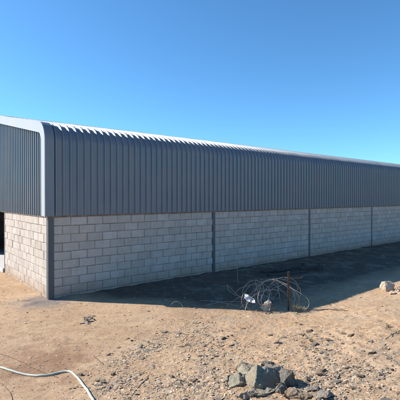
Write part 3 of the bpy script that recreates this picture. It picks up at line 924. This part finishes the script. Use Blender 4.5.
# ------------------------------------------------------------------ rusty post, wire tangle, litter
p = px(288, 311)
PP = p.copy()
post = empty('steel_post', p)
tag(post, 'short rusty steel stake standing upright in the wire tangle', 'post')
mb = MB()
hh = 0.80
def lsec(z, tilt=0.012):
    a, t = 0.034, 0.005
    return [(x + z * tilt, y, z) for (x, y) in ((0, 0), (a, 0), (a, t), (t, t), (t, a), (0, a))]
a_ = lsec(-0.15); b_ = lsec(hh)
mb.add(a_ + b_, [(0, 1, 7, 6), (1, 2, 8, 7), (2, 3, 9, 8), (3, 4, 10, 9), (4, 5, 11, 10), (5, 0, 6, 11), (0, 5, 4, 3, 2, 1), (6, 7, 8, 9, 10, 11)])
s_ = mb.build('stake', M_rust, post); s_.rotation_euler = (0, 0, -2.0)
mb = MB()
mb.tube(catmull([(-0.06, -0.02, 0.66), (0.0, -0.03, 0.675), (0.12, -0.02, 0.665), (0.25, 0.0, 0.66), (0.31, 0.01, 0.69)], 5), 0.005, 6)
mb.build('tie_wire', M_rust, post)

WP = px(265, 309)
coil = empty('wire_tangle', WP)
tag(coil, 'loose tangle of thin rusty fencing wire springing up in loops beside the rusty post', 'wire')
mm = WP.y / F
def wp(u, v_, dy=0.0):   # point relative to the coil origin, metres
    return Vector(((u - 265) * mm, dy, (309 - v_) * mm))
def loop(cu, cv, ru, rv, a0, a1, dy0, dy1, tiltn=0.0, wob=0.055, r=0.0045, seed=0, rot=0.0):
    q = random.Random(seed)
    ph = q.uniform(0, 6)
    pts = []
    n = 44
    for i in range(n + 1):
        t = i / n
        a = R(a0 + (a1 - a0) * t)
        k = 1 + wob * math.sin(3 * a + ph) + wob * 0.5 * math.sin(5 * a)
        x = ru * k * math.cos(a); z = rv * k * math.sin(a)
        x, z = x * math.cos(rot) - z * math.sin(rot), x * math.sin(rot) + z * math.cos(rot)
        P_ = wp(cu + x, cv - z, dy0 + (dy1 - dy0) * t + tiltn * math.cos(a) * ru * mm)
        P_.z = max(P_.z, 0.01)
        pts.append(P_)
    mb = MB(); mb.tube(pts, r, 6)
    return mb
strands = [
 loop(278, 297, 24, 18, -30, 205, -0.10, 0.22, 0.5, seed=1),
 loop(282, 298, 21, 19, -10, 350, 0.0, 0.25, 0.8, seed=2, rot=0.2),
 loop(275, 298, 17, 18, -40, 240, 0.1, -0.15, -0.7, seed=3),
 loop(256, 295, 14, 14, -60, 260, -0.05, 0.15, 0.4, seed=4),
 loop(253, 298, 12, 12, 10, 330, 0.1, 0.0, 0.9, seed=5),
 loop(270, 301, 32, 17, 5, 178, 0.2, 0.3, 0.2, seed=6, rot=-0.1),
 loop(262, 303, 20, 12, -20, 200, 0.0, -0.2, 0.6, seed=7, rot=0.3),
 loop(285, 302, 14, 16, -40, 230, 0.15, 0.3, -0.5, seed=8),
 loop(250, 305, 24, 9, 0, 190, -0.1, 0.2, 0.3, seed=9, rot=0.15),
 loop(268, 292, 13, 10, -120, 220, 0.1, -0.1, 0.9, seed=10, rot=0.5),
]
strands += [
 loop(280, 299, 23, 16, -20, 200, 0.05, 0.3, -0.8, seed=21, rot=-0.15, r=0.0035, wob=0.08),
 loop(266, 299, 19, 16, -50, 290, 0.0, 0.2, 0.9, seed=22, rot=0.4, r=0.0035, wob=0.08),
 loop(282, 300, 14, 16, -60, 250, 0.2, 0.0, 0.6, seed=23, rot=-0.3, r=0.0035, wob=0.08),
 loop(259, 302, 17, 10, -10, 320, 0.1, 0.25, 0.5, seed=24, rot=0.2, r=0.0035, wob=0.09),
 loop(272, 303, 28, 12, 0, 185, -0.05, 0.1, 0.3, seed=25, rot=0.1, r=0.0035, wob=0.08),
]
def strand(pl, r=0.004):
    mb = MB(); mb.tube(catmull([wp(u, v_, d) for (u, v_, d) in pl], 7), r, 6); return mb
strands += [
 strand([(262, 306, 0), (248, 300, 0.1), (236, 297, 0.15), (229, 292, 0.2), (228, 287, 0.2), (231, 290, 0.15), (240, 298, 0.1), (251, 306, 0)]),
 strand([(266, 305, 0), (245, 303, 0.05), (225, 303, 0.1), (205, 307, 0.1)]),
 strand([(258, 309, -0.1), (238, 306, 0.0), (215, 305.5, 0.3), (200, 307, 0.5)]),
 strand([(263, 309, 0), (250, 301, 0), (243, 304, -0.1), (236, 309, -0.1)]),
 strand([(262, 280, 0.1), (264, 292, 0), (258, 302, -0.05), (248, 309, -0.15)]),
 strand([(256, 281, 0.1), (258, 293, 0), (266, 301, 0), (270, 308, -0.05)]),
 strand([(272, 284, 0.1), (281, 290, 0), (291, 300, 0), (297, 309, -0.1)]),
]
allw = MB()
for s_ in strands: allw.add(s_.v, s_.f)
allw.build('wire_loops', M_wire, coil, smooth=True)

def crumple(name, pts2, mat, seed, label, cat, thick=0.006, amp=0.03, origin=None):
    """a crumpled sheet: outline points (u, v, dy) in a fan, subdivided and noised, given thickness"""
    bm = bmesh.new()
    vv = [bm.verts.new(wp(u, v_, d)) for (u, v_, d) in pts2]
    bm.faces.new(vv)
    bmesh.ops.triangulate(bm, faces=bm.faces)
    for _ in range(4):
        bmesh.ops.subdivide_edges(bm, edges=bm.edges, cuts=1, use_grid_fill=True)
    bm.normal_update()
    for v_ in bm.verts:
        q = v_.co * 14 + Vector((seed, seed, seed))
        n_ = noise.noise(q) + 0.5 * noise.noise(q * 2.5)
        v_.co += Vector((0.25, -1, 0.35)) * amp * n_
        v_.co.z += amp * 0.6 * noise.noise(q + Vector((9, 3, 1)))
    me = bpy.data.meshes.new(name); bm.to_mesh(me); bm.free()
    me.materials.append(mat)
    o = bpy.data.objects.new(name, me); COL.objects.link(o)
    o.location = WP
    md = o.modifiers.new('s', 'SOLIDIFY'); md.thickness = thick
    tag(o, label, cat)
    return o
crumple('torn_sack', [(243, 295, -0.25), (244, 292, -0.15), (247, 293, -0.18), (250, 295, -0.2), (253, 296, -0.22), (253, 299, -0.3), (249, 299, -0.32), (246, 297.5, -0.3)], M_sack, 3, 'scrap of white torn sack caught in the wire tangle', 'litter', amp=0.028)
crumple('paper_scrap', [(258, 303, -0.30), (262, 300, -0.27), (267, 295, -0.25), (269, 300, -0.28), (267, 306, -0.32), (262, 307, -0.34)], M_cloth, 7, 'dirty beige rag hanging low in the wire tangle', 'rag', amp=0.03)

# thin rod on the ground and stalks
def on_ground(pl, lift=0.004):
    out = []
    for (u, v_) in pl:
        q = px(u, v_); q.z += lift; out.append(q)
    return out
def ground_line(name, pl, r, mat, label, cat, n=8, seg=10, lift=None):
    raw = [Vector((q.x, q.y, 0)) for q in on_ground(pl)]
    sm = catmull(raw, seg)
    # ride over the soil, bridging small hollows
    zs = [H(q.x, q.y) for q in sm]
    k = 5
    zz = [max(max(zs[max(0, i - 1):i + 2]), sum(zs[max(0, i - k):i + k + 1]) / len(zs[max(0, i - k):i + k + 1])) for i in range(len(zs))]
    o0 = sm[0].copy(); o0.z = zz[0]
    mb = MB(); mb.tube([Vector((q.x, q.y, z + r * (0.8 if lift is None else lift))) - o0 for q, z in zip(sm, zz)], r, n)
    o = mb.build(name, mat, None, smooth=True, loc=o0)
    tag(o, label, cat)
    return o
ground_line('garden_hose', [(-14, 366), (-4, 369), (10, 373), (24, 376), (38, 378), (50, 377), (60, 374.5), (68, 374), (74, 377), (80, 384), (86, 392), (92, 401), (99, 412)], 0.0145, M_hose,
            'pale green garden hose snaking over the bare ground', 'hose', 12, 12)
ground_line('loose_wire', [(-6, 353), (6, 357), (20, 363), (34, 370), (46, 375), (58, 380)], 0.0028, M_rust, 'thin dark wire lying behind the hose and crossing it', 'wire')
ground_line('loose_wire', [(-6, 383), (2, 386), (7, 391), (11, 399), (12, 408)], 0.003, M_rust, 'short bent dark wire in front of the hose', 'wire')
ground_line('steel_rod', [(296, 310), (312, 310.5), (330, 311), (348, 311.5)], 0.006, M_rust, 'thin rusty rod lying flat beside the post at the edge of the shadow', 'rod')
ground_line('twig', [(134, 394), (141, 386), (148, 380)], 0.005, M_wood, 'dark twig on the ground in front of the slate band', 'twig', 6, 6)
ground_line('twig', [(386, 340), (393, 335), (401, 331)], 0.004, M_wood, 'thin twig on open ground in front of the tan boulder', 'twig', 6, 6)
ground_line('twig', [(93, 357), (98, 362), (103, 367)], 0.004, M_wood, 'dark twig lying behind the bend of the hose', 'twig', 6, 6)
def stalk(base, pts, r, mat, label, cat='dry stalk'):
    mb = MB()
    c_ = catmull(pts, 8); n = len(c_)
    mb.tube(c_, [r * (1 - 0.6 * i / n) for i in range(n)], 6)
    o = mb.build('dry_stalk', mat, None, True, base); tag(o, label, cat); return o
b_ = px(239, 284)
stalk(b_, [(0, 0, -0.02), (-0.04, 0, 0.2), (-0.05, 0, 0.45), (-0.10, 0.02, 0.68), (-0.11, 0.02, 0.8)], 0.008, M_straw, 'tall thin dry stalk standing in the shade behind the wire tangle')
b_ = px(183, 309)
stalk(b_, [(0, 0, -0.02), (-0.02, 0, 0.06), (-0.07, 0, 0.12), (-0.14, 0, 0.145), (-0.21, 0, 0.12), (-0.25, 0, 0.07)], 0.006, M_straw, 'short dry stalk arching over at the shadow edge')
b_ = px(186, 334)
stalk(b_, [(0, 0, -0.02), (-0.01, 0, 0.08), (-0.02, 0, 0.20)], 0.004, M_straw, 'short upright dry stalk beside the slate band')

# weeds: a tuft of thin blades each
def weed(p, n, hgt, spread, mat, label, seed):
    q = random.Random(seed); mb = MB()
    for _ in range(n):
        a = q.uniform(0, 6.28); l = hgt * q.uniform(0.5, 1); s = spread * q.uniform(0.3, 1)
        x0, y0 = q.uniform(-.02, .02), q.uniform(-.02, .02)
        dx, dy = math.cos(a) * s, math.sin(a) * s
        pts = catmull([(x0, y0, -0.01), (x0 + dx * .3, y0 + dy * .3, l * .5), (x0 + dx, y0 + dy, l)], 3)
        mb.tube(pts, [0.003, 0.003, 0.0028, 0.0025, 0.002, 0.0015, 0.001], 4)
        if q.random() < 0.7:
            e = pts[4]
            mb.tube([e, e + Vector((q.uniform(-.03, .03), q.uniform(-.03, .03), q.uniform(0.005, .03)))], [0.002, 0.001], 4)
            mb.tube([pts[3], pts[3] + Vector((q.uniform(-.03, .03), q.uniform(-.03, .03), q.uniform(0.005, .03)))], [0.002, 0.001], 4)
    o = mb.build('weed', mat, None, False, p); tag(o, label, 'weed'); return o
weed(px(296, 313), 60, 0.17, 0.14, M_weed, 'wispy grey-green weed growing at the foot of the rusty post', 1)
weed(px(304, 312), 34, 0.12, 0.09, M_straw, 'low dry weed beside the grey-green weed at the post', 2)
weed(px(274, 312), 16, 0.07, 0.08, M_straw, 'small dry weed under the wire tangle', 3)
weed(px(388, 328), 14, 0.07, 0.06, M_weed, 'small weed on the open ground in front of the tan boulder', 4)
weed(px(396, 334), 12, 0.06, 0.06, M_straw, 'tiny dry weed near the thin twig', 5)
weed(px(311, 342), 12, 0.06, 0.05, M_weed, 'small weed growing among the dark stones near the white stone', 6)
weed(px(222, 309), 8, 0.05, 0.05, M_straw, 'tiny dry weed at the shadow edge beside the trailing wires', 7)

# ------------------------------------------------------------------ dark scrap in the shade by the wall
def board(u0, v0, u1, v1, wdt, th, label, name='timber_board', mat=M_wood, lift=0.0, cat='board', roll=0.0):
    a_ = px(u0, v0); b_ = px(u1, v1)
    mid = (a_ + b_) / 2; L = (b_ - a_).length
    mb = MB(); mb.box(-L / 2, L / 2, -wdt / 2, wdt / 2, 0.0, th, 0.004)
    o = mb.build(name, mat, None, False, (mid.x, mid.y, mid.z + 0.008 + lift))
    d = b_ - a_
    o.rotation_euler = (roll, 0, math.atan2(d.y, d.x))
    tag(o, label, cat); return o
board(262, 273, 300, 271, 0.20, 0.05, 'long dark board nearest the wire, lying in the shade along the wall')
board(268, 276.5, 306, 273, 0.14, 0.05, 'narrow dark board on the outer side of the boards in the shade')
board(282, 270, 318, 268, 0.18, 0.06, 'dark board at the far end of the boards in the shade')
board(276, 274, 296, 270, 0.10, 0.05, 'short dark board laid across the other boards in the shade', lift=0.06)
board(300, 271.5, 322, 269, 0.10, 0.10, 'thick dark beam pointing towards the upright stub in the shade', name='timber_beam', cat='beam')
def stub(u, v_, w_, h_, label):
    p = px(u, v_)
    mb = MB()
    mb.tube([(0, 0, -0.02), (0.01, 0, h_ * .5), (0.02, 0.01, h_)], [w_ * .5, w_ * .45, w_ * .48], 7)
    o = mb.build('wood_stub', M_wood, None, False, p); tag(o, label, 'stub')
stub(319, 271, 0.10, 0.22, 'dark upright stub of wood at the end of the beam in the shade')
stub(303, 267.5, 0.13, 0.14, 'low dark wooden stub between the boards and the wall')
